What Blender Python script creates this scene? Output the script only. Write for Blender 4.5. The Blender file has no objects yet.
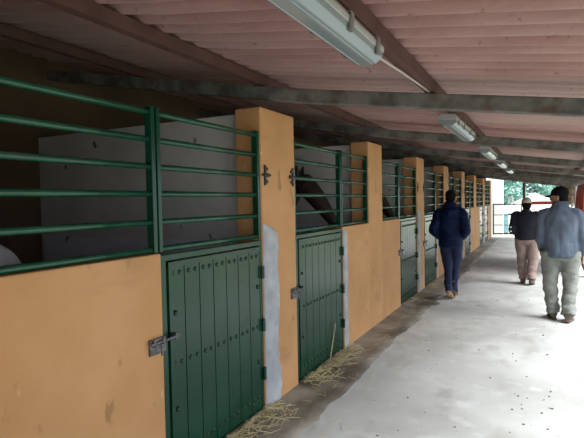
import bpy, bmesh, math, random
from mathutils import Vector, Matrix, noise
random.seed(7)
V = Vector
sc = bpy.context.scene
col = sc.collection

# ------------------------------------------------------------------ helpers
def frame_for(d):
    d = d.normalized()
    a = V((0, 0, 1)) if abs(d.z) < 0.9 else V((0, 1, 0))
    u = d.cross(a).normalized()
    return u, u.cross(d).normalized()

class MB:
    def __init__(s): s.bm = bmesh.new()
    def box(s, c, size, rot=None):
        m = Matrix.Translation(V(c)) @ (rot.to_4x4() if rot else Matrix.Identity(4)) @ Matrix.Diagonal((size[0], size[1], size[2], 1))
        bmesh.ops.create_cube(s.bm, size=1, matrix=m); return s
    def span(s, a, b):
        a, b = V(a), V(b); return s.box((a + b) / 2, [abs(x) for x in (b - a)])
    def bar(s, p, q, w, h=None, up=None):
        p, q = V(p), V(q); d = q - p; h = h or w
        y = d.normalized(); z0 = V(up) if up else (V((0, 0, 1)) if abs(y.z) < .95 else V((1, 0, 0)))
        x = y.cross(z0).normalized(); z = x.cross(y)
        R = Matrix((x, y, z)).transposed()
        return s.box((p + q) / 2, (w, d.length, h), R)
    def tube(s, pts, radii, n=10, cap=True, flat=1.0, up=None):
        pts = [V(p) for p in pts]
        if not hasattr(radii, '__len__'): radii = [radii] * len(pts)
        rings = []; u = None
        for i, p in enumerate(pts):
            d = (pts[min(i + 1, len(pts) - 1)] - pts[max(i - 1, 0)]).normalized()
            if u is None:
                u = (V(up) - d * V(up).dot(d)).normalized() if up else frame_for(d)[0]
            else:
                u = (u - d * u.dot(d)).normalized()
            v = d.cross(u)
            rings.append([s.bm.verts.new(p + u * math.cos(t) * radii[i] + v * math.sin(t) * radii[i] * flat)
                          for t in [2 * math.pi * k / n for k in range(n)]])
        s._skin(rings, n, cap); return s
    def loft(s, rings, n=24, cap=True):
        # rings: (centre, half-width vector u, half-depth vector v)
        R = []
        for c, u, v in rings:
            c, u, v = V(c), V(u), V(v)
            R.append([s.bm.verts.new(c + u * math.cos(t) + v * math.sin(t)) for t in [2 * math.pi * k / n for k in range(n)]])
        s._skin(R, n, cap); return s
    def _skin(s, rings, n, cap):
        for a, b in zip(rings, rings[1:]):
            for k in range(n):
                s.bm.faces.new((a[k], a[(k + 1) % n], b[(k + 1) % n], b[k]))
        if cap:
            s.bm.faces.new(rings[0][::-1]); s.bm.faces.new(rings[-1])
    def ball(s, c, r, seg=16):
        if not hasattr(r, '__len__'): r = (r, r, r)
        m = Matrix.Translation(V(c)) @ Matrix.Diagonal((r[0], r[1], r[2], 1))
        bmesh.ops.create_uvsphere(s.bm, u_segments=seg, v_segments=max(6, seg // 2), radius=1, matrix=m); return s
    def quad(s, pts):
        s.bm.faces.new([s.bm.verts.new(V(p)) for p in pts]); return s
    def mesh(s, name, smooth=False):
        bmesh.ops.recalc_face_normals(s.bm, faces=s.bm.faces)
        me = bpy.data.meshes.new(name); s.bm.to_mesh(me); s.bm.free()
        if smooth:
            for p in me.polygons: p.use_smooth = True
        return me
    def build(s, name, mat, parent=None, smooth=False, bevel=0, origin=None):
        me = s.mesh(name, smooth); me.materials.append(mat)
        o = bpy.data.objects.new(name, me); col.objects.link(o)
        if origin is not None:
            me.transform(Matrix.Translation(-V(origin))); o.location = origin
        if parent: o.parent = parent
        if bevel:
            b = o.modifiers.new('bevel', 'BEVEL'); b.width = bevel; b.segments = 2; b.limit_method = 'ANGLE'
        return o

def tag(o, label, cat, group=None, kind=None):
    o['label'] = label; o['category'] = cat
    if group: o['group'] = group
    if kind: o['kind'] = kind
    return o
def struct(o): o['kind'] = 'structure'; return o
def thing(name, label, cat, loc=(0, 0, 0), rz=0, group=None, kind='thing'):
    o = bpy.data.objects.new(name, None); col.objects.link(o); o.empty_display_size = .1
    o.location = loc; o.rotation_euler = (0, 0, rz)
    return tag(o, label, cat, group, kind)
def copy_tree(o, parent=None):
    c = o.copy(); col.objects.link(c); c.parent = parent
    for ch in list(o.children): copy_tree(ch, c)
    return c
def remeshed(mb, name, voxel, smooth_it=3, fold=None):
    """one continuous surface out of overlapping closed lofts"""
    me = mb.mesh(name)
    o = bpy.data.objects.new(name, me); col.objects.link(o)
    r = o.modifiers.new('r', 'REMESH'); r.mode = 'VOXEL'; r.voxel_size = voxel
    if smooth_it:
        m = o.modifiers.new('s', 'SMOOTH'); m.factor = .5; m.iterations = smooth_it
    dg = bpy.context.evaluated_depsgraph_get()
    new = bpy.data.meshes.new_from_object(o.evaluated_get(dg))
    new.name = name
    bpy.data.objects.remove(o); bpy.data.meshes.remove(me)
    if fold:
        nv = [v.normal.copy() for v in new.vertices]
        for v, n in zip(new.vertices, nv): v.co += n * fold(v.co)
    for p in new.polygons: p.use_smooth = True
    return new
def obj(name, me, mat, parent=None):
    me.materials.append(mat)
    o = bpy.data.objects.new(name, me); col.objects.link(o)
    if parent: o.parent = parent
    return o

# ------------------------------------------------------------------ materials
def mat(name, c1, c2=None, rough=.7, scale=4, detail=4, stretch=(1, 1, 1), bump=0, bscale=40, spec=.5, extra=None, lo=.35, hi=.65, metal=0):
    m = bpy.data.materials.new(name); m.use_nodes = True
    nt = m.node_tree; N = nt.nodes; L = nt.links
    b = N['Principled BSDF']; b.inputs['Roughness'].default_value = rough; b.inputs['Metallic'].default_value = metal
    b.inputs['Specular IOR Level'].default_value = spec
    tc = N.new('ShaderNodeTexCoord'); mp = N.new('ShaderNodeMapping'); mp.inputs['Scale'].default_value = stretch
    L.new(tc.outputs['Object'], mp.inputs['Vector'])
    colr = None
    if c2:
        nz = N.new('ShaderNodeTexNoise'); nz.inputs['Scale'].default_value = scale; nz.inputs['Detail'].default_value = detail
        L.new(mp.outputs[0], nz.inputs['Vector'])
        rp = N.new('ShaderNodeValToRGB'); rp.color_ramp.elements[0].position = lo; rp.color_ramp.elements[1].position = hi
        rp.color_ramp.elements[0].color = (*c1, 1); rp.color_ramp.elements[1].color = (*c2, 1)
        L.new(nz.outputs['Fac'], rp.inputs[0]); colr = rp.outputs[0]
    for (cc, sc_, st, a, bb, amt) in (extra or []):
        n2 = N.new('ShaderNodeTexNoise'); n2.inputs['Scale'].default_value = sc_; n2.inputs['Detail'].default_value = 3
        m2 = N.new('ShaderNodeMapping'); m2.inputs['Scale'].default_value = st; m2.inputs['Location'].default_value = (sc_ * .37, 1.3, sc_ * .11)
        L.new(tc.outputs['Object'], m2.inputs[0]); L.new(m2.outputs[0], n2.inputs['Vector'])
        mr = N.new('ShaderNodeMapRange'); mr.inputs['From Min'].default_value = a; mr.inputs['From Max'].default_value = bb
        mr.inputs['To Max'].default_value = amt
        L.new(n2.outputs['Fac'], mr.inputs['Value'])
        mx = N.new('ShaderNodeMix'); mx.data_type = 'RGBA'
        L.new(mr.outputs[0], mx.inputs['Factor'])
        if colr: L.new(colr, mx.inputs['A'])
        else: mx.inputs['A'].default_value = (*c1, 1)
        mx.inputs['B'].default_value = (*cc, 1); colr = mx.outputs['Result']
    if colr: L.new(colr, b.inputs['Base Color'])
    else: b.inputs['Base Color'].default_value = (*c1, 1)
    if bump:
        n3 = N.new('ShaderNodeTexNoise'); n3.inputs['Scale'].default_value = bscale; n3.inputs['Detail'].default_value = 4
        L.new(mp.outputs[0], n3.inputs['Vector'])
        bp = N.new('ShaderNodeBump'); bp.inputs['Strength'].default_value = bump; bp.inputs['Distance'].default_value = .02
        L.new(n3.outputs['Fac'], bp.inputs['Height']); L.new(bp.outputs[0], b.inputs['Normal'])
    return m

M = {}
M['orange'] = mat('orange_plaster', (.54, .27, .105), (.61, .32, .14), .75, 2.2, bump=.15, bscale=30,
    extra=[((.26, .125, .055), 8, (1, 1, .55), .66, .72, .6), ((.36, .18, .08), 2.2, (1, .5, 1.6), .60, .72, .55), ((.82, .62, .42), 14, (1, 1, .4), .72, .78, .5), ((.44, .21, .085), 1.1, (1, 1, 1), .52, .75, .6)])
M['white'] = mat('white_plaster', (.58, .565, .56), (.68, .665, .66), .8, 2, bump=.15, extra=[((.06, .05, .04), 7, (1, 1, 1), .70, .74, .9), ((.44, .42, .41), 1.2, (1, 1, .4), .5, .8, .6)])
M['lower_band'] = mat('pale_blue_lower_band', (.66, .70, .84), (.74, .78, .90), .8, 3, bump=.15, extra=[((.06, .05, .04), 6, (1, 1, 1), .66, .72, .85)])  # paler, bluer tone for the lower part of the stall partitions
M['lime'] = mat('lime_render', (.35, .355, .39), (.50, .505, .53), .85, 6, bump=.3, bscale=25)
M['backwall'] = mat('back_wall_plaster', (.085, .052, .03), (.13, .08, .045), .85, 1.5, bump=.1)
M['door'] = mat('green_gloss_paint', (.004, .042, .022), (.0065, .054, .029), .2, 3, bump=.03, bscale=60, spec=.42,
    extra=[((.12, .19, .15), 10, (1, 1, .6), .70, .80, .5)])
M['stud'] = mat('dark_green_steel', (.004, .03, .017), rough=.4)
M['rail'] = mat('green_rail_paint', (.004, .058, .030), (.008, .075, .038),   .26, 12, spec=.55, extra=[((.10, .10, .085), 16, (1, .25, 1), .6, .72, .5)])
M['iron'] = mat('black_iron', (.012, .012, .012), (.03, .026, .022), .5, 30)
M['steel'] = mat('grey_steel', (.20, .21, .22), (.09, .08, .075), .4, 40, metal=.6)
M['roof'] = mat('pink_fibre_sheet', (.375, .21, .195), (.47, .285, .265), .8, 3.5, stretch=(.6, 1, 1), bump=.25, bscale=50,
    extra=[((.50, .36, .34), .9, (.25, 1, 1), .5, .62, .8), ((.16, .07, .055), 22, (1, 1, 1), .66, .74, .6)])
M['beam'] = mat('weathered_concrete_beam', (.09, .088, .08), (.20, .196, .18), .85, 9, bump=.3, bscale=40, extra=[((.11, .06, .04), 7, (1, 1, 1), .56, .68, .7)])
M['purlin'] = mat('rust_brown_steel', (.085, .038, .032), (.12, .055, .045), .7, 5)
M['concrete'] = mat('pale_concrete', (.43, .44, .43), (.57, .59, .58), .78, 1.3, detail=8, bump=.12, bscale=18,
    extra=[((.34, .335, .31), 3.2, (1, .5, 1), .54, .72, .7), ((.22, .20, .17), 30, (1, 1, 1), .69, .74, .7), ((.62, .65, .66), 5, (1, 1, 1), .58, .72, .6)])
M['strip'] = mat('damp_dirty_concrete', (.16, .14, .115), (.30, .27, .225), .5, 3.0, detail=6, bump=.35, bscale=22, extra=[((.05, .04, .03), 1.7, (1, .6, 1), .5, .62, .75), ((.34, .30, .24), 6, (1, .5, 1), .6, .7, .5)])
M['soil'] = mat('stall_soil', (.06, .045, .03), (.12, .09, .06), .95, 5, bump=.4)
M['straw'] = mat('straw', (.50, .41, .21), (.64, .55, .34), .7, 60)
M['crumb'] = mat('mud_crumb', (.10, .08, .055), (.2, .16, .11), .9, 60)
M['outside'] = mat('pale_sandy_ground', (.36, .34, .27), (.46, .44, .36), .95, .7, bump=.2, extra=[((.16, .28, .12), .5, (1, 1, 1), .48, .6, .7)])
M['sand'] = mat('pale_sand', (.62, .60, .54), (.74, .71, .65), .95, 2, bump=.3, bscale=9)
M['leaf'] = mat('hazy_blue_green_leaves', (.20, .42, .36), (.46, .66, .60), .5, 1.2)  # distance haze and overexposure put into the leaf colour as a pale blue-green
M['bark'] = mat('grey_bark', (.16, .13, .10), (.28, .24, .19), .9, 14, stretch=(1, 1, .2), bump=.5)
M['red'] = mat('red_paint', (.42, .045, .03), (.5, .08, .05), .5, 6)
M['gate'] = mat('dark_gate_steel', (.035, .035, .03), (.07, .06, .05), .55, 12)
M['wood'] = mat('brown_post_wood', (.075, .045, .03), (.12, .075, .05), .8, 14, stretch=(1, 1, .2))
M['galv'] = mat('galvanised_steel', (.38, .39, .40), (.48, .49, .5), .5, 14)
M['whitewash'] = mat('white_lime_wash', (.86, .86, .84), (.9, .9, .88), .8, 3)
M['housing'] = mat('grey_plastic_housing', (.36, .37, .36), (.42, .43, .42), .5, 10)
M['clip'] = mat('clip_steel', (.26, .26, .25), rough=.4, metal=.5)
M['cable'] = mat('pale_cable', (.55, .50, .44), rough=.5)
M['rust'] = mat('dry_creeper', (.13, .09, .055), (.22, .17, .10), .9, 20)
M['skin'] = mat('skin', (.42, .23, .155), (.5, .28, .19), .55, 6)
M['hair'] = mat('dark_hair', (.005, .0045, .004), (.010, .008, .007), .9, 90, spec=.15)
M['eye'] = mat('eye', (.6, .58, .55), rough=.2)
M['navy'] = mat('navy_quilted_fabric', (.003, .007, .034), (.006, .014, .06), .6, 12, spec=.15, bump=.2)
M['denim'] = mat('dark_blue_denim', (.006, .010, .036), (.012, .022, .08), .85, 4, stretch=(1, 1, .5), bump=.2, bscale=60)
M['black_knit'] = mat('dark_navy_knit', (.007, .008, .016), (.012, .013, .024), .9, 20, bump=.2)
M['pink_tr'] = mat('dusty_rose_cotton', (.245, .175, .155), (.31, .225, .20), .85, 6, bump=.2)
M['fleece'] = mat('blue_grey_fleece', (.075, .098, .142), (.12, .15, .205), .9, 5, bump=.3, bscale=70)
M['khaki'] = mat('olive_grey_cotton', (.175, .185, .165), (.25, .26, .235), .85, 4, bump=.25, bscale=50)
M['leather'] = mat('brown_leather', (.07, .05, .035), (.13, .095, .065), .6, 14)
M['tan'] = mat('tan_sole', (.33, .22, .13), (.4, .28, .18), .7, 14)
M['capdark'] = mat('black_cap_cloth', (.006, .006, .008), (.012, .012, .014), .95, 20, spec=.15)
M['capbeige'] = mat('beige_cap_cloth', (.42, .36, .29), (.5, .44, .36), .85, 20)
M['button'] = mat('white_button', (.8, .8, .78), rough=.4)
M['strap'] = mat('oxblood_strap', (.10, .022, .018), rough=.5)
M['greyhorse'] = mat('grey_horse_coat', (.36, .36, .37), (.46, .46, .46), .7, 5, extra=[((.24, .23, .23), 9, (1, 1, 1), .55, .7, .5)])
M['bayhorse'] = mat('dark_bay_coat', (.022, .013, .010), (.04, .022, .015), .5, 5)
M['mane'] = mat('dark_mane', (.01, .009, .008), rough=.7)
M['palemane'] = mat('pale_mane', (.45, .43, .4), rough=.8)
M['hoof'] = mat('hoof_horn', (.06, .05, .045), rough=.5)
M['drum'] = mat('blue_green_drum', (.10, .22, .25), (.13, .25, .28), .5, 5)
M['blanket'] = mat('red_blanket', (.46, .05, .04), (.6, .12, .07), .9, 3, extra=[((.7, .42, .3), 5, (1, 1, .5), .6, .7, .7)])

def clear_plastic():
    m = bpy.data.materials.new('clear_ribbed_plastic'); m.use_nodes = True
    b = m.node_tree.nodes['Principled BSDF']
    b.inputs['Base Color'].default_value = (.24, .29, .31, 1); b.inputs['Roughness'].default_value = .22
    b.inputs['Specular IOR Level'].default_value = .8
    return m
M['diffuser'] = clear_plastic()

# ------------------------------------------------------------------ measures (metres; X across, Y along the row, Z up)
WX = -1.83               # front plane of the stall row
BACK = -4.47             # inner face of the back wall
BAY = 2.465
P0 = .595                # near edge of pillar 0
PW = .54
NB = 8
SL = .16
def zb(x): return 2.31 - (.152 if x > -1.63 else .19) * (x + 1.63)    # underside of the roof beams
EAVE = 1.15
YEND = 20.95
def py(n): return P0 + BAY * n - (.35 if n == 0 else 0)

# ------------------------------------------------------------------ ground and floors
struct(MB().span((-1.83, -4, -.12), (1.35, 21.2, 0)).build('floor', M['concrete']))
struct(MB().span((-4.6, -2.2, -.12), (-1.83, 20.9, -.01)).build('floor_stalls', M['soil']))
g = MB()
n = 60
struct(MB().span((-60, -30, -.3), (60, 90, -.05)).build('ground', M['outside']))
# damp dirty strip along the foot of the wall, with a ragged outer edge
def strip():
    bm = bmesh.new(); A = []; y = -1.5
    while y < 20.4:
        w = .38 + .04 * noise.noise((y * .9, 0, 3)) + .03 * noise.noise((y * 3.7, 1, 3)) + .015 * noise.noise((y * 14, 1, 3))
        if y > 5.0: w += .10 * noise.noise((y * 2.1, 5, 1))
        A.append([(WX - .02, y, .035), (WX + .05, y, .02 + .012 * noise.noise((y * 5, 2, 2))), (WX + .12, y, .008), (WX + w * .7, y, .005), (WX + w, y, .001), (WX + w, y, -.02)])
        y += .06
    R = [[bm.verts.new(p) for p in r] for r in A]
    for a, b in zip(R, R[1:]):
        for k in range(5): bm.faces.new((a[k], a[k + 1], b[k + 1], b[k]))
    m = MB(); m.bm.free(); m.bm = bm; return m
struct(strip().build('trim_1', M['strip'], smooth=True))

# ------------------------------------------------------------------ walls
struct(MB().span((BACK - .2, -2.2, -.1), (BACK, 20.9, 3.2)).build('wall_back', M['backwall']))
DOORW = 1.07
def door_y(k):      # near edge of the door opening of bay k
    a, b = py(k) + PW, py(k + 1)
    return b - DOORW if k % 2 == 0 else a
def lowwall_y(k):
    a, b = py(k) + PW, py(k + 1)
    return (a, b - DOORW) if k % 2 == 0 else (a + DOORW, b)
WT = 1.298           # top of the low wall
def patch(y0, z0, z1, w, seed):
    """ragged smear of lime render, a few mm thick, from y0 towards +Y"""
    bm = bmesh.new(); N = 46; rows = []
    for i in range(N + 1):
        z = z0 + (z1 - z0) * i / N
        t = i / N
        ww = w * (1 + .2 * noise.noise((z * 3, seed, 0)) + .08 * noise.noise((z * 17, seed, 2)) + .08 * noise.noise((z * 45, seed, 2)))
        if t > .92: ww *= math.sqrt(max(0.02, 1 - ((t - .92) / .08) ** 2))
        rows.append([bm.verts.new((WX - .002, y0, z)), bm.verts.new((WX + .006, y0 + .004, z)), bm.verts.new((WX + .007, y0 + ww * .5, z)), bm.verts.new((WX + .005, y0 + ww * .93, z)), bm.verts.new((WX - .002, y0 + ww, z))])
    for a, b in zip(rows, rows[1:]):
        for k in range(4): bm.faces.new((a[k], a[k + 1], b[k + 1], b[k]))
    m = MB(); m.bm.free(); m.bm = bm; return m
wi = 0
for k in range(NB):
    a, b = lowwall_y(k)
    w = MB().span((WX - .22, a, -.05), (WX, b, WT)).build('wall_left', M['orange'], bevel=.008)
    struct(w)
    if k % 2 == 1: patch(a + .005, .02, WT - .02, .11, k).build('plaster_patch', M['lime'], w, smooth=True)
struct(MB().span((WX - .22, -2.2, -.05), (WX, py(0), WT)).build('wall_left', M['orange'], bevel=.008))
ordn = ['', 'nearest', 'second', 'third', 'fourth', 'fifth', 'sixth', 'seventh', 'last']
for k in range(NB + 1):
    lab = {0: 'orange plastered pillar beside the near end of the first grille, at the photo edge',
           1: 'tall orange pillar with a big white render patch, right of the nearest green door',
           8: 'last orange pillar of the stall row, beside the white wall and gate'}.get(k,
           'orange stall pillar, number %s counted along the row from the big white-patched one' % ordn[k] if k < 2 else
           '%s full-height orange pillar along the stall row, %s' % (ordn[k], 'right end of an orange low wall' if k % 2 == 0 else 'just beyond a green door'))
    t = thing('pillar', lab, 'pillar', (WX, py(k), 0), 0, 'orange pillars of the stall row')
    MB().span((-.225, 0, -.05), (0, PW, 2.265)).build('shaft', M['orange'], t, bevel=.012)
    if k % 2 == 1:
        p = patch(py(k) + .005, .02, 1.40, .225, k); p.bm.transform(Matrix.Translation((-WX, -py(k), 0)))
        p.build('plaster_patch', M['lime'], t, smooth=True)
for k in range(0, NB + 1):
    y = py(k) + .1
    w = struct(MB().span((BACK, y, -.05), (WX - .226, y + .2, 2.25)).build('wall_partition', M['white'], bevel=.006))
    MB().span((BACK + .05, y - .006, -.05), (WX - .226, y + .01, 1.27)).build('lower_band', M['lower_band'], w)  # thin slab, paler and bluer than the partition above it
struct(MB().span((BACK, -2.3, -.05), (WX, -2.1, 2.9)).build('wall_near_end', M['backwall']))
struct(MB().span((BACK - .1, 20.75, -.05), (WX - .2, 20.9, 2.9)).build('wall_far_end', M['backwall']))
struct(MB().span((-5.5, 22.6, -.1), (-1.52, 22.9, 3.4)).build('wall_outside', M['whitewash'], bevel=.01))

# ------------------------------------------------------------------ stable doors
def make_door():
    t = thing('stable_door', '', 'stable door')
    W, H, Z0 = DOORW, 1.285, .05
    f = MB()                                        # frame: angle iron both sides and head
    f.span((-.07, .0, 0), (-.012, .05, H)); f.span((-.07, W - .03, 0), (-.012, W, H)); f.span((-.07, 0, H - .035), (-.01, W, H))
    f.build('door_frame', M['door'], t, bevel=.004)
    p = MB(); y0, y1 = .062, W - .034; npl = 7
    wide = (y1 - y0) / npl
    for i in range(npl):                            # vertical boards with V grooves
        p.span((-.05, y0 + i * wide + .004, Z0), (-.014, y0 + (i + 1) * wide - .004, H - .045))
    p.span((-.048, y0, Z0), (-.024, y1, H - .045))
    p.span((-.05, y0, Z0), (-.006, y0 + .03, H - .045))
    p.span((-.05, y0, H - .075), (-.009, y1, H - .045))
    nf = len(p.bm.faces); s = p
    for z in (.14, .66, H - .11):
        for i in range(npl):
            for q in (.28, .72):
                yy = y0 + (i + q) * wide
                if yy > y0 + .035: s.ball((-.014, yy, z), (.010, .0145, .0145), 10)
    for z in (.4, .95): s.ball((-.006, y0 + .05, z), (.012, .016, .016), 10); s.ball((-.012, y1 - .03, z), (.012, .016, .016), 10)
    for i, f_ in enumerate(p.bm.faces):
        if i >= nf: f_.material_index = 1; f_.smooth = True
    panel = p.build('door_panel', M['door'], t); panel.data.materials.append(M['stud'])
    b = MB(); b.box((.008, -.055, .81), (.016, .12, .085)); b.build('bolt_plate', M['steel'], t, bevel=.004)
    b = MB(); b.tube([(.022, -.12, .83), (.022, .105, .83)], .009, 8); b.tube([(.022, -.06, .83), (.045, -.06, .80), (.045, -.06, .765)], .007, 8)
    b.box((.018, -.09, .83), (.02, .018, .035)); b.box((.018, -.02, .83), (.02, .018, .035)); b.box((.0, .085, .83), (.05, .02, .035))
    b.build('bolt', M['steel'], t, smooth=False, bevel=.002)
    for z in (.30, .66, 1.05):
        MB().tube([(.0, W - .012, z - .045), (.0, W - .012, z + .045)], .014, 10).build('hinge', M['stud'], t)
    return t
door0 = make_door()
dlab = ['nearest green stable door, large, with a white render patch to its right',
        'second green stable door from the camera, straw heaped at its foot',
        'third green stable door, first one beyond the long low orange wall',
        'fourth green stable door, left of the walking man in navy',
        'fifth green stable door, right behind the man in navy',
        'sixth green stable door from the camera, beyond the man in navy',
        'seventh green stable door from the camera, near the far end of the row',
        'last green stable door of the row, next to the far gate']
for k in range(NB):
    d = door0 if k == 0 else copy_tree(door0)
    d.location = (WX, door_y(k), 0); d['label'] = dlab[k]; d['group'] = 'green stable doors'

# ------------------------------------------------------------------ grilles above doors and low walls
RZ = [1.318, 1.467, 1.62, 1.765, 1.91, 2.055]
def make_grille(w, door):
    t = thing('grille_panel', '', 'grille')
    for i, z in enumerate(RZ):
        r = MB()
        r.tube([(-.034, 0, z), (-.034, w, z)], .0165, 14)
        r.build('rail', M['rail'], t, smooth=True)
    for y in (.014, w - .014):
        MB().span((-.060, y - .014, 1.302), (-.012, y + .014, 2.085)).build('stile', M['door'], t, bevel=.003)
    return t
def add_hinge(t, y, s):
    h = MB()
    h.box((.006, y, 1.765), (.010, .022, .15)); h.box((.006, y + s * .03, 1.765), (.010, .055, .03))
    for dz in (-.045, .045):
        h.box((.006, y + s * .022, 1.765 + dz), (.010, .03, .022), Matrix.Rotation(.5 * (1 if dz > 0 else -1), 3, 'X'))
    h.tube([(.012, y - s * .05, 1.765), (.012, y + s * .07, 1.765)], .008, 8)
    h.build('hinge_bracket', M['iron'], t, bevel=.002)
gw, gd = [lowwall_y(k)[1] - lowwall_y(k)[0] - .014 for k in (0, 1)], DOORW - .01
g_wall0 = make_grille(gw[0], False); g_wall = make_grille(gw[1], False); g_door_e = make_grille(gd, True); g_door_o = make_grille(gd, True)
add_hinge(g_door_e, gd + .05, 1); add_hinge(g_door_o, -.055, -1)
used = set()
for k in range(NB):
    a, b = lowwall_y(k)
    g = g_wall0 if k == 0 else g_wall if k == 1 else copy_tree(g_wall)
    g.location = (WX, a + .007, 0)
    g['label'] = ['green barred grille on the nearest low wall, pale horse behind it', 'green barred grille above the orange wall between second door and second pillar',
        'green barred grille on the low wall left of the third door'][k] if k < 3 else 'green barred grille on the low wall beside the %s stable door' % ordn[k + 1]
    g['group'] = 'grilles above the low walls'
    key = 'e' if k % 2 == 0 else 'o'; src = g_door_e if key == 'e' else g_door_o
    g = src if key not in used else copy_tree(src); used.add(key)
    g.location = (WX, door_y(k) + .005, 0)
    g['label'] = 'green barred grille directly above the %s green stable door' % (ordn[k + 1] if k < 7 else 'last')
    g['group'] = 'grilles above the doors'

# ------------------------------------------------------------------ roof
def roof():
    bm = bmesh.new(); per = .157; ny = 12
    xs = [BACK - .25, -3.6, -2.6, -1.63, -.8, 0, EAVE]
    Y0, Y1 = -4.0, YEND; N = int((Y1 - Y0) / per * ny); top = []; bot = []
    for i in range(N + 1):
        y = Y0 + per * i / ny
        h = .044 * math.cos(2 * math.pi * i / ny)
        lap = .006 * (int((y + 4) / .94) % 2)
        bot.append([bm.verts.new((x, y, zb(x) + .232 + h + lap)) for x in xs])
        top.append([bm.verts.new((x, y, zb(x) + .24 + h + lap)) for x in xs])
    for i in range(N):
        for k in range(len(xs) - 1):
            bm.faces.new((bot[i][k], bot[i + 1][k], bot[i + 1][k + 1], bot[i][k + 1]))
            bm.faces.new((top[i][k], top[i][k + 1], top[i + 1][k + 1], top[i + 1][k]))
    m = MB(); m.bm.free(); m.bm = bm; return m
rf = roof()
me = bpy.data.meshes.new('ceiling'); rf.bm.to_mesh(me); rf.bm.free()
for p in me.polygons: p.use_smooth = True
struct(obj('ceiling', me, M['roof']))
def beam_y(k): return 3.33 + BAY * k - (.07 if k == -1 else 0)
for k in range(-2, NB):
    y = beam_y(k); t0, t1 = BACK - .05, EAVE - .05
    m = MB(); tm = -1.63; BD = .10
    A, B = [[m.bm.verts.new((x, y + dy, zb(x) + dz)) for dz in (0, BD) for x in (t0, tm, t1)] for dy in (-.045, .045)]
    for i in (0, 1):
        m.bm.faces.new((A[i], A[i + 1], A[i + 4], A[i + 3])); m.bm.faces.new((B[i], B[i + 3], B[i + 4], B[i + 1]))
        m.bm.faces.new((A[i], B[i], B[i + 1], A[i + 1])); m.bm.faces.new((A[i + 3], A[i + 4], B[i + 4], B[i + 3]))
    m.bm.faces.new((A[0], A[3], B[3], B[0])); m.bm.faces.new((A[2], B[2], B[5], A[5]))
    o = m.build('roof_beam', M['beam'], bevel=.008, origin=(WX, y, zb(WX)))
    lab = {-2: 'grey roof beam behind the viewpoint', -1: 'grey roof beam overhead beside the viewpoint', 0: 'thick grey weathered beam across the roof above the first orange pillar, nearest the viewer',
           1: 'second grey roof beam, above the second pillar, just past the second lamp', NB - 1: 'dark roof beam at the far open end of the shed'}.get(k, 'grey roof beam above the %s orange pillar along the row' % ordn[k + 1])
    tag(o, lab, 'roof beam', 'grey beams across the roof', 'thing')
for x, lab in ((-.665, 'rust-brown purlin running along the roof above the row of lamps'), (-1.98, 'rust-brown purlin along the roof above the front of the stalls'),
               (-3.25, 'dark purlin along the roof deep over the stalls, near the back wall'), (.62, 'rust-brown purlin along the roof near the open right-hand eave')):
    m = MB(); z = zb(x) + .107
    m.span((x - .03, -4, z), (x + .03, YEND - .02, z + .075))
    tag(m.build('purlin', M['purlin'], origin=(x, 8, z)), lab, 'purlin', 'purlins along the roof', 'thing')
for k, y in ((-1, beam_y(-1)), (1, beam_y(1)), (3, beam_y(3)), (5, beam_y(5)), (6, beam_y(6)), (7, beam_y(7))):
    o = MB().tube([(.95, y, 0), (.95, y, zb(.95) - .005)], .04, 14).build('support_post', M['galv'], smooth=False, origin=(.95, y, 0))
    tag(o, {7: 'grey steel post holding the eave at the far end of the shed', 6: 'grey steel eave post, next before the far end one', 5: 'grey steel eave post beside the red blanket'}.get(k, 'grey steel post under the eave, number %d from the near end' % ((k + 3) // 2)), 'post', 'steel posts under the eave', 'thing')

# ------------------------------------------------------------------ lamps under the purlin
def make_lamp():
    L = 1.26
    t = thing('ceiling_lamp', '', 'lamp')
    h = MB(); prof = [(-.075, .052), (-.075, .075), (-.055, .10), (.055, .10), (.075, .075), (.075, .052)]
    for a, b in ((0, L),):
        A = [h.bm.verts.new((x, a, z)) for x, z in prof]; B = [h.bm.verts.new((x, b, z)) for x, z in prof]
        h.bm.faces.new(A[::-1]); h.bm.faces.new(B)
        for i in range(6): h.bm.faces.new((A[i], A[(i + 1) % 6], B[(i + 1) % 6], B[i]))
    h.build('housing', M['housing'], t, bevel=.004)
    d = MB(); prof = [(-.072, .056), (-.070, .03), (-.045, .006), (-.02, .0), (.02, .0), (.045, .006), (.070, .03), (.072, .056)]
    A = [d.bm.verts.new((x, .008, z)) for x, z in prof]; B = [d.bm.verts.new((x, L - .008, z)) for x, z in prof]
    d.bm.faces.new(A[::-1]); d.bm.faces.new(B)
    for i in range(8): d.bm.faces.new((A[i], A[(i + 1) % 8], B[(i + 1) % 8], B[i]))
    for x in (-.03, .03): d.tube([(x, .02, .003), (x, L - .02, .003)], .005, 6)
    d.build('diffuser', M['diffuser'], t, bevel=.003)
    for s in (-1, 1):
        for y in (.1, .42, .84, 1.16):
            c = MB(); c.box((s * .079, y, .055), (.007, .03, .06)); c.box((s * .074, y, .026), (.012, .03, .007)); c.box((s * .07, y, .088), (.02, .03, .007))
            c.build('clip', M['clip'], t)
    for y in (.3, .96):
        MB().box((0, y, .118), (.03, .03, .04)).build('bracket', M['clip'], t)
    return t
lamp0 = make_lamp()
LX = -.70
llab = ['largest fluorescent lamp, nearest, cut off by the top of the photo', 'second fluorescent lamp, hanging just beyond the nearest roof beam', 'third fluorescent lamp along the purlin, small, bright-ended', 'fourth fluorescent lamp along the purlin', 'farthest and smallest fluorescent lamp under the roof']
for i, y in enumerate((.85, 4.15, 6.94, 9.42, 11.88)):
    l = lamp0 if i == 0 else copy_tree(lamp0)
    l.location = (LX, y, zb(LX) + .0 - .02 + .015); l.rotation_euler = (0, math.atan(SL) * .6, 0)
    l['label'] = llab[i]; l['group'] = 'fluorescent lamps along the purlin'
zc = zb(LX)
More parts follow.
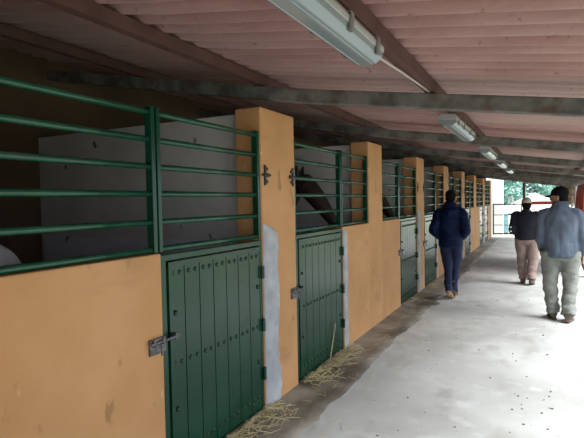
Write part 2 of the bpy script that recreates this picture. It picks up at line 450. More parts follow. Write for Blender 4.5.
tag(MB().tube([(LX + .02, 2.09, zc + .05), (LX + .03, 2.6, zc + .075), (LX + .035, 3.0, zc + .09), (LX + .035, 3.28, zc + .10)], .006, 6).build('cable', M['cable'], smooth=True, origin=(LX, 2.09, zc)), 'pale cable running from the nearest lamp to the first roof beam', 'cable')

# ------------------------------------------------------------------ straw and crumbs
def straw(y0, y1, n, seed, w=.13, h=.03):
    rnd = random.Random(seed); m = MB()
    for i in range(n):
        x = WX + .015 + abs(rnd.gauss(0, w * .6)); y = rnd.uniform(y0, y1)
        z = .03 - .12 * (x - WX) if x - WX < .2 else .006
        z = max(z, .006) + rnd.random() * h * max(0, 1 - (x - WX) / .2)
        a = rnd.uniform(0, math.pi); e = rnd.uniform(-.25, .25); l = rnd.uniform(.04, .14)
        d = V((math.cos(a) * math.cos(e), math.sin(a) * math.cos(e), math.sin(e))) * l / 2
        c = V((max(x, WX + .01 + abs(d.x)), y, z + .004 + abs(d.z)))
        m.bar(c - d, c + d, .0026)
    return m
sl = ['golden straw heaped along the foot of the nearest green door', 'golden straw heaped along the foot of the second green door', 'thin straw at the foot of the third green door', 'thin straw at the foot of the fourth green door']
for k, nn in enumerate((330, 360, 90, 90)):
    y = door_y(k)
    tag(straw(y + .05, y + DOORW + .12, nn, k).build('straw', M['straw']), sl[k], 'straw', None, 'stuff')
rnd = random.Random(5); m = MB()
for i in range(110):
    x, y = WX + .1 + abs(rnd.gauss(0, .35)), rnd.uniform(2, 9); a = rnd.uniform(0, 3.14); l = rnd.uniform(.02, .06)
    d = V((math.cos(a), math.sin(a), 0)) * l; c = V((x, y, .012)); m.bar(c - d, c + d, .0024)
tag(m.build('loose_straw', M['straw']), 'loose straw stalks scattered over the damp strip and concrete', 'straw', None, 'stuff')
m = MB()
for i in range(80):
    x, y = rnd.uniform(-1.3, .6), rnd.uniform(2.3, 10); r = rnd.uniform(.003, .008)
    if i % 5 == 0: x, y = rnd.gauss(-.1, .14), rnd.gauss(4.0, .35)
    m.ball((x, y, r * .35), (r * rnd.uniform(.8, 1.8), r * rnd.uniform(.8, 1.8), r * .7), 6)
tag(m.build('mud_crumbs', M['crumb']), 'small dark crumbs of mud scattered on the pale concrete floor', 'mud crumbs', None, 'stuff')
# long single straw leaning on the second door
o = MB().tube([(WX + .02, door_y(1) + .63, .04), (WX + .012, door_y(1) + .80, .36)], .004, 5).build('straw_stalk', M['straw'], origin=(WX + .02, door_y(1) + .63, .04))
tag(o, 'single long straw stalk leaning against the second green door', 'straw stalk')

# ------------------------------------------------------------------ far end: gate, post, red rail
t = thing('field_gate', 'dark tubular field gate closing the far end of the passage, white wall behind', 'gate', (-1.76, 20.86, 0))
for nm, pts, r in (('gate_stile', [(0, 0, .12), (0, 0, 1.34)], .026), ('gate_stile', [(1.02, 0, .12), (1.02, 0, 1.34)], .02), ('rail', [(0, 0, 1.32), (1.02, 0, 1.32)], .024), ('rail', [(0, 0, .90), (1.02, 0, .90)], .014), ('rail', [(0, 0, .50), (1.02, 0, .50)], .014), ('rail', [(0, 0, .16), (1.02, 0, .16)], .026)):
    MB().tube(pts, r, 10).build(nm, M['gate'], t)
tag(MB().span((-.70, 20.80, 0), (-.61, 20.90, zb(-.65))).build('post', M['wood'], bevel=.008, origin=(-.65, 20.85, 0)), 'dark brown post at the far end, between the gate and the red rail', 'post')
tag(MB().span((-.61, 20.82, 1.29), (.91, 20.88, 1.42)).build('red_rail', M['red'], bevel=.008, origin=(.2, 20.85, 1.35)), 'red painted rail across the far opening, right of the dark post', 'rail')
# red blanket on a rail between the eave posts
t = thing('blanket_rack', 'grey steel rack standing at the right, a red blanket over its top bar', 'rack', (.74, 10.9, 0))
for y in (0, 2.5): MB().tube([(0, y, 0), (0, y, 1.84)], .018, 10).build('upright', M['galv'], t); MB().bar((-.12, y, .012), (.25, y, .012), .05, .024).build('foot', M['galv'], t)
MB().tube([(0, -.02, 1.84), (0, 2.52, 1.84)], .018, 10).build('top_bar', M['galv'], t)
bm = bmesh.new(); R = []
for i in range(41):
    y = 10.95 + 2.4 * i / 40; row = []
    for j in range(25):
        s = (j - 12) / 12; side = 1 if s > 0 else -1
        dz = abs(s) * (1.15 + .1 * noise.noise((y * 1.3, side, 0)))
        off = (.021 if abs(s) < .09 else .032 + .05 * abs(s) * (1 + math.sin(y * 9 + side)) + .04 * abs(s) * noise.noise((y * 3, side, s)))
        row.append(bm.verts.new((.74 + side * off * (0 if j == 12 else 1), y + .03 * noise.noise((y, s, 4)), 1.866 - dz)))
    R.append(row)
for a, b in zip(R, R[1:]):
    for j in range(24): bm.faces.new((a[j], a[j + 1], b[j + 1], b[j]))
m = MB(); m.bm.free(); m.bm = bm
o = m.build('blanket', M['blanket'], smooth=True, origin=(.74, 12.1, 1.4)); sm = o.modifiers.new('thick', 'SOLIDIFY'); sm.thickness = .012
tag(o, 'red blanket hung over a rack at the right edge, behind the man in blue-grey', 'blanket')
# dry creeper hanging from the end of the roof
m = MB(); rnd = random.Random(3)
for i in range(90):
    x, y = rnd.uniform(.45, 1.0), rnd.uniform(19.2, 20.6); z = zb(x) + .05; pts = [(x, y, z)]; 
    for j in range(6):
        x += rnd.gauss(0, .035); y += rnd.gauss(0, .03); z -= rnd.uniform(.04, .16); pts.append((x, y, z))
    m.tube(pts, [rnd.uniform(.006, .014)] * 7, 5)
    for j in range(5):
        p = V(pts[rnd.randrange(1, 7)]); a = V((rnd.gauss(0, 1), rnd.gauss(0, 1), rnd.gauss(0, 1))) * .04; b = V((rnd.gauss(0, 1), rnd.gauss(0, 1), rnd.gauss(0, 1))) * .025
        m.quad([p - a, p + b, p + a, p - b])
tag(m.build('creeper', M['rust'], origin=(.7, 20, 2.0)), 'dry brown creeper stems hanging from the far end of the roof', 'creeper', None, 'stuff')

# ------------------------------------------------------------------ outside beyond the gate
def tree(x, y, h, r, seed, lab, nleaf=5200, low=.08):
    t = thing('tree', lab, 'tree', (x, y, -.05), 0, 'trees beyond the far gate')
    rnd = random.Random(seed)
    tr = MB(); tr.tube([(0, 0, 0), (.1, 0, h * .3), (.05, .1, h * .6), (0, .1, h * .85)], [r * .09, r * .07, r * .05, r * .02], 8)
    for i in range(6):
        a = rnd.uniform(0, 6.28); z = h * rnd.uniform(.3, .6)
        tr.tube([(.05, .05, z), (math.cos(a) * r * .4, math.sin(a) * r * .4, z + r * .3), (math.cos(a) * r * .75, math.sin(a) * r * .75, z + r * .5)], [r * .035, r * .025, r * .01], 6)
    tr.build('trunk', M['bark'], t, smooth=True)
    lf = MB(); cl = []
    for i in range(26):
        a = rnd.uniform(0, 6.28); z = h * rnd.uniform(low, .95); rr = r * math.sqrt(max(.05, 1 - ((z / h - .5) / .55) ** 2)) * rnd.uniform(.3, .9)
        cl.append((V((math.cos(a) * rr, math.sin(a) * rr, z)), r * rnd.uniform(.22, .42)))
    for i in range(nleaf):
        c, cr = rnd.choice(cl); d = V((rnd.gauss(0, 1), rnd.gauss(0, 1), rnd.gauss(0, 1))).normalized() * cr * rnd.uniform(.5, 1)
        p = c + d; u = V((rnd.gauss(0, 1), rnd.gauss(0, 1), rnd.gauss(0, .6))).normalized() * .22; w = u.cross(V((rnd.gauss(0, 1), rnd.gauss(0, 1), rnd.gauss(0, 1)))).normalized() * .13
        lf.quad([p - u, p + w, p + u, p - w])
    lf.build('foliage', M['leaf'], t)
tree(-4.3, 42, 7, 3.2, 1, 'leafy blue-green tree seen above the gate, right beside the white wall')
tree(-1.6, 48, 7.0, 2.6, 2, 'blue-green tree seen just left of the dark end post')
tree(2.2, 60, 8.5, 4.2, 3, 'far blue-green tree behind the sand heap, right of the dark post')
tree(7.6, 66, 9, 4.6, 4, 'far blue-green tree seen behind the head of the man in blue-grey')
def heap():
    bm = bmesh.new(); n = 48; R = []
    for i in range(14):
        f = i / 13; row = []
        for k in range(n):
            a = 2 * math.pi * k / n
            rad = 3.2 * f * (1 + .22 * noise.noise((math.cos(a) * 2, math.sin(a) * 2, f)))
            z = 2.3 * (1 - f) ** 1.15 + .35 * noise.noise((math.cos(a) * 4 * f, math.sin(a) * 4 * f, 2)) * min(1, 3 * f) * (1 - f)
            row.append(bm.verts.new((rad * math.cos(a) * 1.2, rad * math.sin(a), max(z, 0) if f < 1 else -.03)))
        R.append(row)
    for a, b in zip(R, R[1:]):
        for k in range(n): bm.faces.new((a[k], a[(k + 1) % n], b[(k + 1) % n], b[k]))
    bmesh.ops.remove_doubles(bm, verts=bm.verts, dist=.001)
    m = MB(); m.bm.free(); m.bm = bm; return m
o = heap().build('sand_heap', M['sand'], smooth=True); o.location = (-.45, 34, -.05); o.scale = (1.1, .8, .84)
tag(o, 'pale pointed heap of sand outside, seen above the red rail', 'sand heap')
o = heap().build('grassy_mound', M['outside'], smooth=True); o.location = (3.9, 46, -.05); o.scale = (1.25, 1.1, .85)
tag(o, 'broad pale grassy mound outside, left of the blue-grey man\'s cap', 'mound')
t = thing('trestle', 'dark A-shaped trestle standing outside behind the gate', 'trestle', (-1.44, 27, -.05))
for s in (-.55, .55):
    for q in (-1, 1): MB().bar((q * .38, s, 0), (q * .04, s, 1.75), .04).build('leg', M['galv'], t)
    MB().bar((-.22, s, .8), (.22, s, .8), .05).build('crossbar', M['gate'], t)
MB().bar((0, -.7, 1.75), (0, .7, 1.75), .08).build('ridge_bar', M['gate'], t)
t = thing('drum', 'blue-green drum standing outside behind the gate, beside the white wall', 'drum', (-1.72, 24.6, -.05))
prof = [(.0, .0), (.27, 0), (.29, .03), (.29, .28), (.305, .30), (.29, .32), (.29, .6), (.305, .62), (.29, .64), (.29, .88), (.27, .91), (0, .91)]
m = MB(); R = [[m.bm.verts.new((r * math.cos(a), r * math.sin(a), z)) for a in [2 * math.pi * k / 28 for k in range(28)]] for r, z in prof[1:-1]]
m._skin(R, 28, True); m.build('barrel_body', M['drum'], t, smooth=False, bevel=.004)
MB().tube([(0, .15, .91), (0, .15, .93)], .04, 12).build('cap', M['gate'], t)

# ------------------------------------------------------------------ horses
def horse(name, lab, coat, mane, loc, rz, head_drop=0, scale=1.0):
    b = MB()
    X, Y, Z = V((1, 0, 0)), V((0, 1, 0)), V((0, 0, 1))
    ring = lambda x, z, ry, rzz: ((x, 0, z), Y * ry, Z * rzz)
    b.loft([ring(-.80, 1.22, .07, .10), ring(-.74, 1.20, .19, .20), ring(-.58, 1.18, .27, .29), ring(-.3, 1.15, .275, .31), ring(0, 1.12, .29, .33), ring(.3, 1.12, .275, .345), ring(.48, 1.16, .24, .34), ring(.64, 1.18, .19, .27), ring(.75, 1.19, .10, .15)])
    hd = head_drop
    nk = [(.42, 0, 1.24), (.66, 0, 1.40 - hd * .1), (.86, 0, 1.56 - hd * .45), (1.02, 0, 1.70 - hd)]
    b.tube(nk, [.27, .21, .155, .115], 18, flat=.55, up=(0, 0, 1))
    px, pz = 1.02, 1.72 - hd
    b.tube([(px - .06, 0, pz - .03), (px + .08, 0, pz - .05), (px + .22, 0, pz - .20), (px + .36, 0, pz - .38), (px + .42, 0, pz - .46)], [.10, .125, .11, .075, .06], 16, flat=.72, up=(0, 0, 1))
    b.ball((px + .42, 0, pz - .46), (.06, .055, .06), 12)
    for s in (-1, 1):
        b.tube([(px + .02, s * .055, pz + .03), (px + .02, s * .07, pz + .11), (px + .03, s * .075, pz + .19)], [.035, .032, .006], 8, flat=.6)
        b.tube([(.50, s * .15, 1.05), (.50, s * .155, .78), (.50, s * .15, .55), (.505, s * .15, .48), (.50, s * .15, .42), (.50, s * .15, .24), (.505, s * .15, .15), (.53, s * .15, .09), (.55, s * .15, .045)], [.13, .085, .055, .06, .045, .036, .047, .038, .055], 12)
        b.tube([(-.55, s * .15, 1.12), (-.45, s * .17, .90), (-.52, s * .165, .70), (-.66, s * .16, .52), (-.67, s * .16, .45), (-.63, s * .16, .26), (-.62, s * .16, .15), (-.59, s * .16, .09), (-.57, s * .16, .045)], [.20, .155, .095, .062, .055, .038, .05, .04, .055], 12)
    body = obj(name, remeshed(b, name, .02, 4), M[coat])
    tag(body, lab, 'horse', None, 'thing')
    body.location = loc; body.rotation_euler = (0, 0, rz); body.scale = (scale,) * 3
    t_ = MB(); t_.tube([(-.78, 0, 1.30), (-.86, 0, 1.22), (-.88, 0, 1.0), (-.86, 0, .7), (-.84, 0, .5)], [.035, .05, .065, .06, .01], 10); t_.build('tail', M[mane], body, smooth=True)
    m = MB(); R = []
    mp = [V(p) for p in nk[1:]] + [V((px + .03, 0, pz + .05))]
    offs = [.20, .145, .10, .05]
    for i in range(3):
        a, c = mp[i] + V((-.35, 0, .9)).normalized() * offs[i], mp[i + 1] + V((-.35, 0, .9)).normalized() * offs[i + 1]
        m.tube([a, (a + c) / 2, c], [.03, .035, .03], 8); m.tube([a + V((0, .05, -.04)), (a + c) / 2 + V((0, .07, -.05)), c + V((0, .05, -.04))], [.03, .05, .03], 8)
    m.build('mane', M[mane], body, smooth=True)
    for s in (-1, 1):
        MB().ball((px + .12, s * .088, pz - .07), .02, 10).build('eye', M['mane'], body, smooth=True)
        MB().tube([(.555, s * .15, 0.0), (.54, s * .15, .075)], [.068, .052], 14).build('hoof', M['hoof'], body)
        MB().tube([(-.565, s * .16, 0.0), (-.58, s * .16, .075)], [.068, .052], 14).build('hoof', M['hoof'], body)
    return body
horse('horse', 'pale grey horse in the nearest stall, its rump just visible at the photo edge', 'greyhorse', 'palemane', (-2.99, 1.17, -.01), math.pi + .3, .5, .99)
horse('horse', 'dark bay horse standing behind the grille above the second green door', 'bayhorse', 'mane', (-3.42, 4.85, -.01), -.05, -.10, 1.0)
horse('horse', 'dark bay horse in the stall behind the grille left of the third door', 'bayhorse', 'mane', (-3.46, 7.3, -.01), -.05, -.05, 1.0)

# ------------------------------------------------------------------ people (face +Y, feet on z = 0, X to their right)
def cr(pts, n=4):
    """catmull-rom through points with radii"""
    out = []; P = [(V(p), r) for p, r in pts]
    for i in range(len(P) - 1):
        p0, p1, p2, p3 = P[max(i - 1, 0)], P[i], P[i + 1], P[min(i + 2, len(P) - 1)]
        for k in range(n):
            t = k / n
            f = lambda a, b, c, d: .5 * ((2 * b) + (c - a) * t + (2 * a - 5 * b + 4 * c - d) * t * t + (3 * b - a - 3 * c + d) * t ** 3)
            out.append((f(p0[0], p1[0], p2[0], p3[0]), f(p0[1], p1[1], p2[1], p3[1])))
    out.append(P[-1]); return out
def limb(mb, pts, n=14, grow=0, flat=1, up=None):
    c = cr(pts); mb.tube([p for p, r in c], [r + grow for p, r in c], n, True, flat, up)
X3, Y3 = V((1, 0, 0)), V((0, 1, 0))
def torso_rings(levels, grow=0):
    return [(V((cx, cy, z)), X3 * (hw + grow), Y3 * (hd + grow)) for z, cx, cy, hw, hd in levels]
def hand(mb, wrist, d, palm_n, thumb, curl):
    """palm, four unequal bent fingers and a thumb; d along the hand, palm_n out of the palm, thumb = side the thumb is on"""
    w, d, pn, th = V(wrist), V(d).normalized(), V(palm_n).normalized(), V(thumb).normalized()
    mb.loft([(w, th * .026, pn * .020), (w + d * .03, th * .036, pn * .018), (w + d * .085, th * .042, pn * .015), (w + d * .095, th * .038, pn * .010)], 14)
    for i, (o, l, r) in enumerate(((.030, .072, .0095), (.010, .080, .0098), (-.010, .074, .0094), (-.029, .058, .0085))):
        p = w + d * .075 + th * o; pts = [p]; a = .25; dd = d
        for s, seg in enumerate((.45, .32, .26)):
            a += curl * (.5 if s == 0 else 1); dd = d * math.cos(a) + pn * math.sin(a); p = p + dd * (l * seg + (.022 if s == 0 else 0)); pts.append(p)
        mb.tube(pts, [r * 1.1, r, r * .93, r * .8], 8)
    p = w + d * .028 + th * .028
    mb.tube([p, p + th * .030 + d * .022 + pn * .008, p + th * .042 + d * .050 + pn * .018, p + th * .040 + d * .072 + pn * .028], [.015, .012, .0105, .008], 8)
def head(mb, c, tw, tilt=0):
    """c = base of the skull / chin level centre; returns the matrix used so that hair and cap follow it"""
    Mx = Matrix.Translation(V(c)) @ Matrix.Rotation(tw, 4, 'Z') @ Matrix.Rotation(tilt, 4, 'X')
    h = MB()
    lv = [(-.005, .03, .030, .028), (.012, .022, .050, .056), (.05, .012, .062, .080), (.09, .004, .070, .090), (.13, 0, .074, .095), (.165, -.004, .073, .094), (.195, -.006, .062, .080), (.217, -.008, .040, .052), (.226, -.008, .014, .018)]
    h.loft([((0, y, z), X3 * a, Y3 * b) for z, y, a, b in lv], 22)
    h.tube([(0, .088, .125), (0, .104, .098), (0, .112, .082), (0, .095, .072)], [.009, .012, .016, .011], 8)
    h.ball((0, .086, .048), (.024, .012, .007), 10); h.ball((0, .084, .040), (.022, .012, .006), 10); h.ball((0, .080, .016), (.022, .016, .016), 10)
    h.tube([(-.045, .078, .128), (0, .092, .132), (.045, .078, .128)], [.009, .011, .009], 8)
    for s in (-1, 1): h.ball((s * .076, -.006, .098), (.010, .018, .032), 12)
    h.bm.transform(Mx)
    tmp = bpy.data.meshes.new('t'); h.bm.to_mesh(tmp); h.bm.free(); mb.bm.from_mesh(tmp); bpy.data.meshes.remove(tmp)
    return Mx
def eyes(Mx, parent):
    for s in (-1, 1):
        e = MB(); e.ball((s * .031, .078, .112), .0125, 10); e.bm.transform(Mx); e.build('eye', M['eye'], parent, smooth=True)
def shoe(p, ang, pitch, sole, upper, parent, L=.28):
    """p = ankle-ground point; ang = yaw; pitch > 0 lifts the heel about the toe"""
    s = MB(); u = MB()
    ringz = [(-.075, .030, .045, .052), (-.06, .036, .05, .058), (0, .038, .05, .056), (.07, .043, .042, .044), (.13, .047, .034, .032), (.17, .042, .03, .028), (.195, .022, .024, .02)]
    u.loft([((0, y, .022 + h), X3 * w, V((0, 0, hh))) for y, w, h, hh in ringz], 16)
    u.tube([(0, -.02, .06), (0, -.022, .13)], [.052, .05], 14)
    for (za, zz) in ((.0, .028),):
        pts = [(-.085, .0), (-.075, .032), (-.03, .036), (.03, .040), (.09, .048), (.15, .046), (.19, .03), (.206, 0)]
        loop = [(x, y) for y, x in pts] + [(-x, y) for y, x in pts[::-1] if x > 0]
        A = [s.bm.verts.new((x, y, za)) for x, y in loop]; B = [s.bm.verts.new((x, y, zz)) for x, y in loop]
        s.bm.faces.new(A[::-1]); s.bm.faces.new(B)
        for i in range(len(loop)): s.bm.faces.new((A[i], A[(i + 1) % len(loop)], B[(i + 1) % len(loop)], B[i]))
    T = Matrix.Translation(V(p)) @ Matrix.Rotation(ang, 4, 'Z') @ Matrix.Translation((0, .15, 0)) @ Matrix.Rotation(-pitch, 4, 'X') @ Matrix.Translation((0, -.15, 0))
    u.bm.transform(T); s.bm.transform(T)
    o = obj('shoe', remeshed(u, 'shoe', .008, 3), upper, parent)
    s.build('sole', sole, o, bevel=.003)
    return T @ V((0, -.02, .10))
def folds(amp, fx=5, fz=9, seed=0, ruck=None):
    def f(c):
        a = noise.noise((c.x * fx, c.y * fx, c.z * fz + seed)) + .5 * noise.noise((c.x * fx * 2.3, c.y * fx * 2.3, c.z * fz * 2.1 + seed + 9))
        k = amp * (1 + (ruck(c) if ruck else 0))
        return a * k
    return f

def person(lab, loc, rz, J, D):
    """J: joints; D: dress"""
    g = J
    b = MB()
    b.loft(torso_rings(g['inner']), 20)
    limb(b, [((g['neck'][0], g['neck'][1] - .0, g['neck'][2] - .07), .062), (g['neck'], .056), (V(g['chin']) + V((0, -.012, .03)), .055)], 14)
    Mx = head(b, g['chin'], g['turn'], g.get('tilt', 0))
    for s in ('L', 'R'):
        sh, el, wr = g['arm' + s]
        limb(b, [(sh, .045), ((V(sh) * .5 + V(el) * .5), .042), (el, .035), ((V(wr) * .5 + V(el) * .5), .034), (wr, .024)], 12)
        hand(b, wr, *g['hand' + s])
        hp, kn, an = g['leg' + s]
        limb(b, [(hp, .075), ((V(hp) + V(kn)) / 2, .066), (kn, .048), ((V(kn) * .6 + V(an) * .4), .048), (an, .034)], 12)
        a = V(an); b.tube([a + V((0, -.03, -.03)), a + V((0, .05, -.055)), a + V((0, .10, -.06))], [.03, .03, .02], 10)
    root = obj('person', remeshed(b, 'person', .0065, 2), M['skin'])
    tag(root, lab, 'person', None, 'thing'); root.location = loc; root.rotation_euler = (0, 0, rz)
    eyes(Mx, root)
    # trousers
    t = MB(); t.loft(torso_rings(D['pelvis']), 24)
    for s in ('L', 'R'):
        hp, kn, an = [V(p) for p in g['leg' + s]]; tr = D['trr']
        hem = an + (kn - an).normalized() * -.015
        limb(t, [(hp + V((0, 0, .03)), tr[0]), (hp * .72 + kn * .28, tr[1]), (hp * .35 + kn * .65, tr[2]), (kn, tr[3]), (kn * .62 + an * .38, tr[4]), (kn * .25 + an * .75, tr[5]), (hem, tr[6])], 18)
    obj('trousers', remeshed(t, 'trousers', .011, 2, folds(D.get('tfold', .010), 6, 11, 3, lambda c: 1.0 if c.z < .32 else .2)), M[D['trm']], root)
    # jacket
    j = MB(); j.loft(torso_rings(D['coat']), 28)
    for s in ('L', 'R'):
        sh, el, wr = [V(p) for p in g['arm' + s]]; ar = D['arr']
        inn = V((sh.x * .45, sh.y, sh.z - .02))
        limb(j, [(inn, ar[0] * .9), (sh, ar[0]), (sh * .5 + el * .5, ar[1]), (el, ar[2]), (el * .5 + wr * .5, ar[3]), (wr * .97 + el * .03, ar[4])], 16)
    if D.get('collar'):
        for pts, r, fl in D['collar']: j.tube(pts, r, 18, True, fl, (1, 0, 0))
    jk = obj('jacket', remeshed(j, 'jacket', .011, 2, D['jfold']), M[D['coatm']], root)
    for s in ('L', 'R'):
        sp = D['shoe' + s]; shoe(*sp, M[D['sole']], M[D['shoem']], root)
    # hair
    h = MB(); hr = D['hair']
    h.loft([((0, y, z), X3 * a, Y3 * c) for z, y, a, c in ((.015, -.052, .050, .034), (.045, -.048, .064, .052), (.09, -.030, .076, .072), (.13, -.014, .081, .090), (.165, -.012, .081, .098), (.197, -.012, .069, .087), (.222, -.012, .048, .062), (.234, -.012, .016, .02))], 22)
    h.bm.transform(Mx)
    if hr: obj('hair', remeshed(h, 'hair', .008, 2, folds(.005, 40, 40, 1)), M[hr], root)
    else: h.bm.free() if h.bm.is_valid else None
    if D.get('cap'):
        c = MB(); 
        c.loft([((0, y, z), X3 * a, Y3 * q) for z, y, a, q in ((.130, -.006, .086, .106), (.15, -.008, .088, .108), (.185, -.008, .084, .102), (.215, -.008, .066, .082), (.236, -.008, .038, .048), (.243, -.008, .012, .014))], 24)
        c.bm.transform(Mx); cap = obj('cap', remeshed(c, 'cap', .008, 2), M[D['cap']], root)
        v = MB(); R = []
        for i in range(9):
            a = -1.05 + 2.1 * i / 8
            R.append([v.bm.verts.new((math.sin(a) * .084, -.006 + math.cos(a) * .10, .146)), v.bm.verts.new((math.sin(a) * .092, .02 + math.cos(a) * .155, .132 - .018 * abs(math.sin(a))))])
        low = [[v.bm.verts.new(q.co - V((0, 0, .006))) for q in r] for r in R]
        for i in range(8):
            v.bm.faces.new((R[i][0], R[i + 1][0], R[i + 1][1], R[i][1])); v.bm.faces.new((low[i][0], low[i][1], low[i + 1][1], low[i + 1][0]))
            v.bm.faces.new((R[i][1], R[i + 1][1], low[i + 1][1], low[i][1]))
        v.bm.transform(Mx); v.build('brim', M[D['cap']], cap, smooth=True)
    return root, jk

def quilt(c):
    if c.z > 1.38 or c.z < .86: k = .0
    else: k = 1
    return .006 * k * abs(math.sin(c.z * math.pi / .085)) + .010 * noise.noise((c.x * 6, c.y * 6, c.z * 7))

# man in navy: both hands in the jacket pockets, heel of the trailing foot lifted
J = dict(inner=[(.86, 0, 0, .13, .09), (1.0, 0, 0, .13, .09), (1.2, 0, 0, .15, .10), (1.38, 0, 0, .15, .09), (1.46, 0, 0, .07, .06)],
    neck=(0, .02, 1.45), chin=(.0, .05, 1.475), turn=-.05, tilt=-.12,
    armL=((-.165, -.01, 1.36), (-.245, -.11, 1.09), (-.165, .08, .96)), armR=((.165, -.01, 1.36), (.24, -.12, 1.09), (.165, .07, .96)),
    handL=((.35, .85, -.2), (1, -.3, 0), (0, .2, 1), .35), handR=((-.35, .85, -.2), (-1, -.3, 0), (0, .2, 1), .35),
    legL=((-.085, 0, .87), (-.045, .04, .48), (-.02, -.16, .145)), legR=((.085, .0, .87), (.055, .15, .47), (.03, .12, .11)))
D = dict(pelvis=[(.80, 0, 0, .12, .10), (.86, 0, 0, .165, .125), (.95, 0, 0, .165, .12), (1.02, 0, 0, .15, .11)], trr=(.098, .092, .076, .066, .062, .056, .053), trm='denim',
    coat=[(.82, 0, 0, .165, .13), (.85, 0, 0, .18, .14), (.92, 0, 0, .183, .145), (1.02, 0, 0, .186, .145), (1.15, 0, -.005, .195, .15), (1.28, 0, -.01, .20, .145), (1.36, 0, -.01, .185, .125), (1.42, 0, -.005, .15, .10), (1.47, 0, .0, .085, .08)],
    arr=(.075, .074, .068, .066, .058), coatm='navy', jfold=quilt,
    collar=[([(-.0, -.03, 1.40), (0, -.02, 1.46), (0, -.01, 1.52)], [.115, .10, .085], .95), ([(-.10, -.08, 1.40), (0, -.135, 1.36), (.10, -.08, 1.40)], [.05, .07, .05], .8)],
    shoeL=((-.02, -.17, .005), -.1, .62), shoeR=((.03, .13, 0), -.05, 0), sole='tan', shoem='leather', hair='hair')
person('man walking away along the doors in a navy quilted jacket and dark jeans', (-1.285, 7.86, 0), 0.04, J, D)

# man in the beige cap: hands held in front
J = dict(inner=[(.82, 0, 0, .13, .09), (.95, 0, 0, .14, .10), (1.1, 0, 0, .15, .10), (1.26, 0, 0, .15, .09), (1.34, 0, 0, .07, .06)],
    neck=(0, .02, 1.31), chin=(.0, .05, 1.33), turn=.08, tilt=-.1,
    armL=((-.18, 0, 1.24), (-.225, -.06, .98), (-.14, .17, .93)), armR=((.18, 0, 1.24), (.225, -.05, .98), (.14, .17, .93)),
    handL=((.6, .6, -.3), (.6, -.6, 0), (0, .2, 1), .4), handR=((-.6, .6, -.3), (-.6, -.6, 0), (0, .2, 1), .4),
    legL=((-.09, 0, .80), (-.075, .06, .45), (-.06, .02, .10)), legR=((.09, .0, .80), (.10, -.03, .44), (.075, -.17, .115)))
D = dict(pelvis=[(.72, 0, 0, .13, .11), (.79, 0, 0, .175, .14), (.88, 0, 0, .172, .135), (.96, 0, 0, .165, .125)], trr=(.115, .108, .096, .088, .083, .078, .074), trm='pink_tr', tfold=.013,
    coat=[(.80, 0, 0, .18, .13), (.82, 0, 0, .195, .15), (.88, 0, 0, .20, .15), (1.0, 0, 0, .205, .155), (1.12, 0, -.005, .215, .15), (1.22, 0, -.01, .21, .13), (1.28, 0, -.005, .15, .10), (1.32, 0, .0, .08, .075)],
    arr=(.080, .077, .072, .064, .052), coatm='black_knit', jfold=folds(.008, 6, 8, 2),
    collar=[([(0, .0, 1.29), (0, .01, 1.345)], [.085, .072], .95)],
    shoeL=((-.06, .03, 0), .05, 0), shoeR=((.075, -.17, .003), -.1, .25), sole='leather', shoem='leather', hair='hair', cap='capbeige')
r2, jk = person('man in a beige cap, dark sweater and dusty pink trousers walking farther ahead', (-.265, 9.72, 0), 0.0, J, D)
for z in (1.035, .965):
    MB().ball((-.255 + (1.035 - z) * .0, -.135, z), (.017, .010, .017), 12).build('button', M['button'], jk, smooth=True)

# man in blue-grey: head turned to his left, right hand hanging with a strap
J = dict(inner=[(.86, 0, 0, .14, .10), (1.0, 0, 0, .15, .11), (1.2, 0, 0, .16, .11), (1.36, 0, 0, .16, .10), (1.45, 0, 0, .07, .06)],
    neck=(0, .02, 1.43), chin=(-.005, .045, 1.455), turn=1.2, tilt=-.05,
    armL=((-.18, 0, 1.34), (-.228, -.03, 1.06), (-.19, .12, .86)), armR=((.18, 0, 1.34), (.24, -.02, 1.06), (.25, .06, .83)),
    handL=((.3, .7, -.6), (1, -.3, 0), (0, .5, .6), .4), handR=((0, .12, -1), (-1, .1, 0), (0, 1, .1), .75),
    legL=((-.105, 0, .85), (-.118, .05, .47), (-.085, .02, .10)), legR=((.105, .0, .85), (.108, .02, .47), (.08, -.13, .105)))
D = dict(pelvis=[(.76, 0, 0, .14, .12), (.83, 0, 0, .195, .15), (.92, 0, 0, .19, .148), (1.0, 0, 0, .18, .135)], trr=(.126, .118, .100, .088, .083, .080, .081), trm='khaki', tfold=.013,
    coat=[(.80, 0, 0, .195, .145), (.82, 0, 0, .212, .16), (.88, 0, 0, .208, .158), (1.0, 0, 0, .208, .155), (1.15, 0, -.005, .215, .16), (1.26, 0, -.012, .218, .15), (1.33, 0, -.012, .20, .13), (1.385, 0, -.008, .15, .10), (1.45, 0, .0, .085, .08)],
    arr=(.082, .078, .070, .064, .054), coatm='fleece', jfold=folds(.014, 8, 4.5, 6, lambda c: .5 if c.z < 1.0 else 0),
    collar=[([(0, .0, 1.40), (0, .005, 1.455), (0, .012, 1.50)], [.11, .09, .078], .95)],
    shoeL=((-.085, .03, 0), .15, 0), shoeR=((.08, -.12, 0), -.2, .08), sole='leather', shoem='leather', hair='hair', cap='capdark')
pl = person('man in a blue-grey fleece jacket and black cap, nearest walker, head turned left', (.195, 7.0, 0), 0.0, J, D)
o = MB().tube([(.195 + .225, 7.10, .80), (.195 + .25, 7.08, .70), (.195 + .30, 7.04, .56), (.195 + .38, 7.0, .40)], [.012, .016, .016, .012], 8, flat=.5).build('strap', M['strap'], smooth=True, origin=(.42, 7.1, .72))
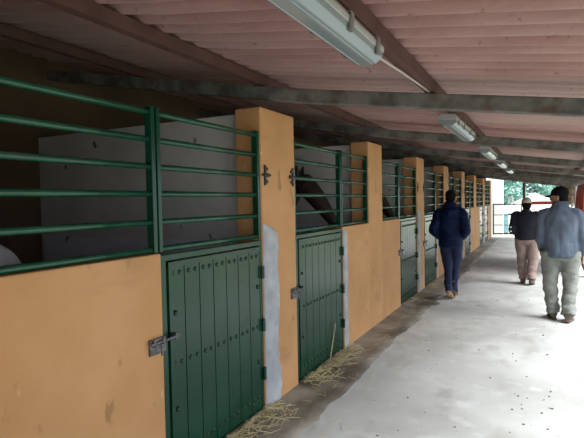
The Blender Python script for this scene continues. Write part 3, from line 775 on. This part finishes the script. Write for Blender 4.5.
tag(o, 'dark red strap hanging from the right hand of the man in blue-grey', 'strap')

# ------------------------------------------------------------------ light
w = bpy.data.worlds.new('overcast'); sc.world = w; w.use_nodes = True
nt = w.node_tree; bg = nt.nodes['Background']
tc = nt.nodes.new('ShaderNodeTexCoord'); sep = nt.nodes.new('ShaderNodeSeparateXYZ'); rp = nt.nodes.new('ShaderNodeValToRGB')
nt.links.new(tc.outputs['Generated'], sep.inputs[0]); nt.links.new(sep.outputs['Z'], rp.inputs[0]); nt.links.new(rp.outputs[0], bg.inputs['Color'])
rp.color_ramp.elements[0].color = (.72, .87, 1.0, 1); rp.color_ramp.elements[1].color = (.84, .94, 1.0, 1)
bg.inputs['Strength'].default_value = 1.5
sun = bpy.data.lights.new('hazy_sun', 'SUN'); sun.energy = 6.0; sun.angle = math.radians(40); sun.color = (1, .985, .96)
so = bpy.data.objects.new('hazy_sun', sun); col.objects.link(so); so.rotation_euler = (0, math.radians(42), math.radians(-15))

# ------------------------------------------------------------------ camera
cd = bpy.data.cameras.new('camera'); cam = bpy.data.objects.new('camera', cd); col.objects.link(cam)
F = 485.0; cd.sensor_width = 36; cd.lens = F / 584 * 36; cd.clip_end = 300
d = V((543 - 292, 197.5 - 219, F)).normalized(); r_ = math.radians(1.1)
a = V((-math.sin(r_), -math.cos(r_), 0)); k = -(a.dot(d)) / d.z; u = (a + V((0, 0, k))).normalized(); x = d.cross(u)
# columns x, d, u are the world axes in camera coordinates (right, down, forward)
R = Matrix(((x[0], d[0], u[0]), (x[1], d[1], u[1]), (x[2], d[2], u[2])))
right, down, fwd = V(R[0]), V(R[1]), V(R[2])
mw = Matrix((right, -down, -fwd)).transposed().to_4x4(); mw.translation = V((0, 0, 1.56))
cam.matrix_world = mw
sc.camera = cam
vs = sc.view_settings; vs.view_transform = 'Standard'; vs.look = 'None'; vs.gamma = 1; vs.exposure = 0.27; vs.use_curve_mapping = False
sc.cycles.max_bounces = 10; sc.cycles.diffuse_bounces = 6
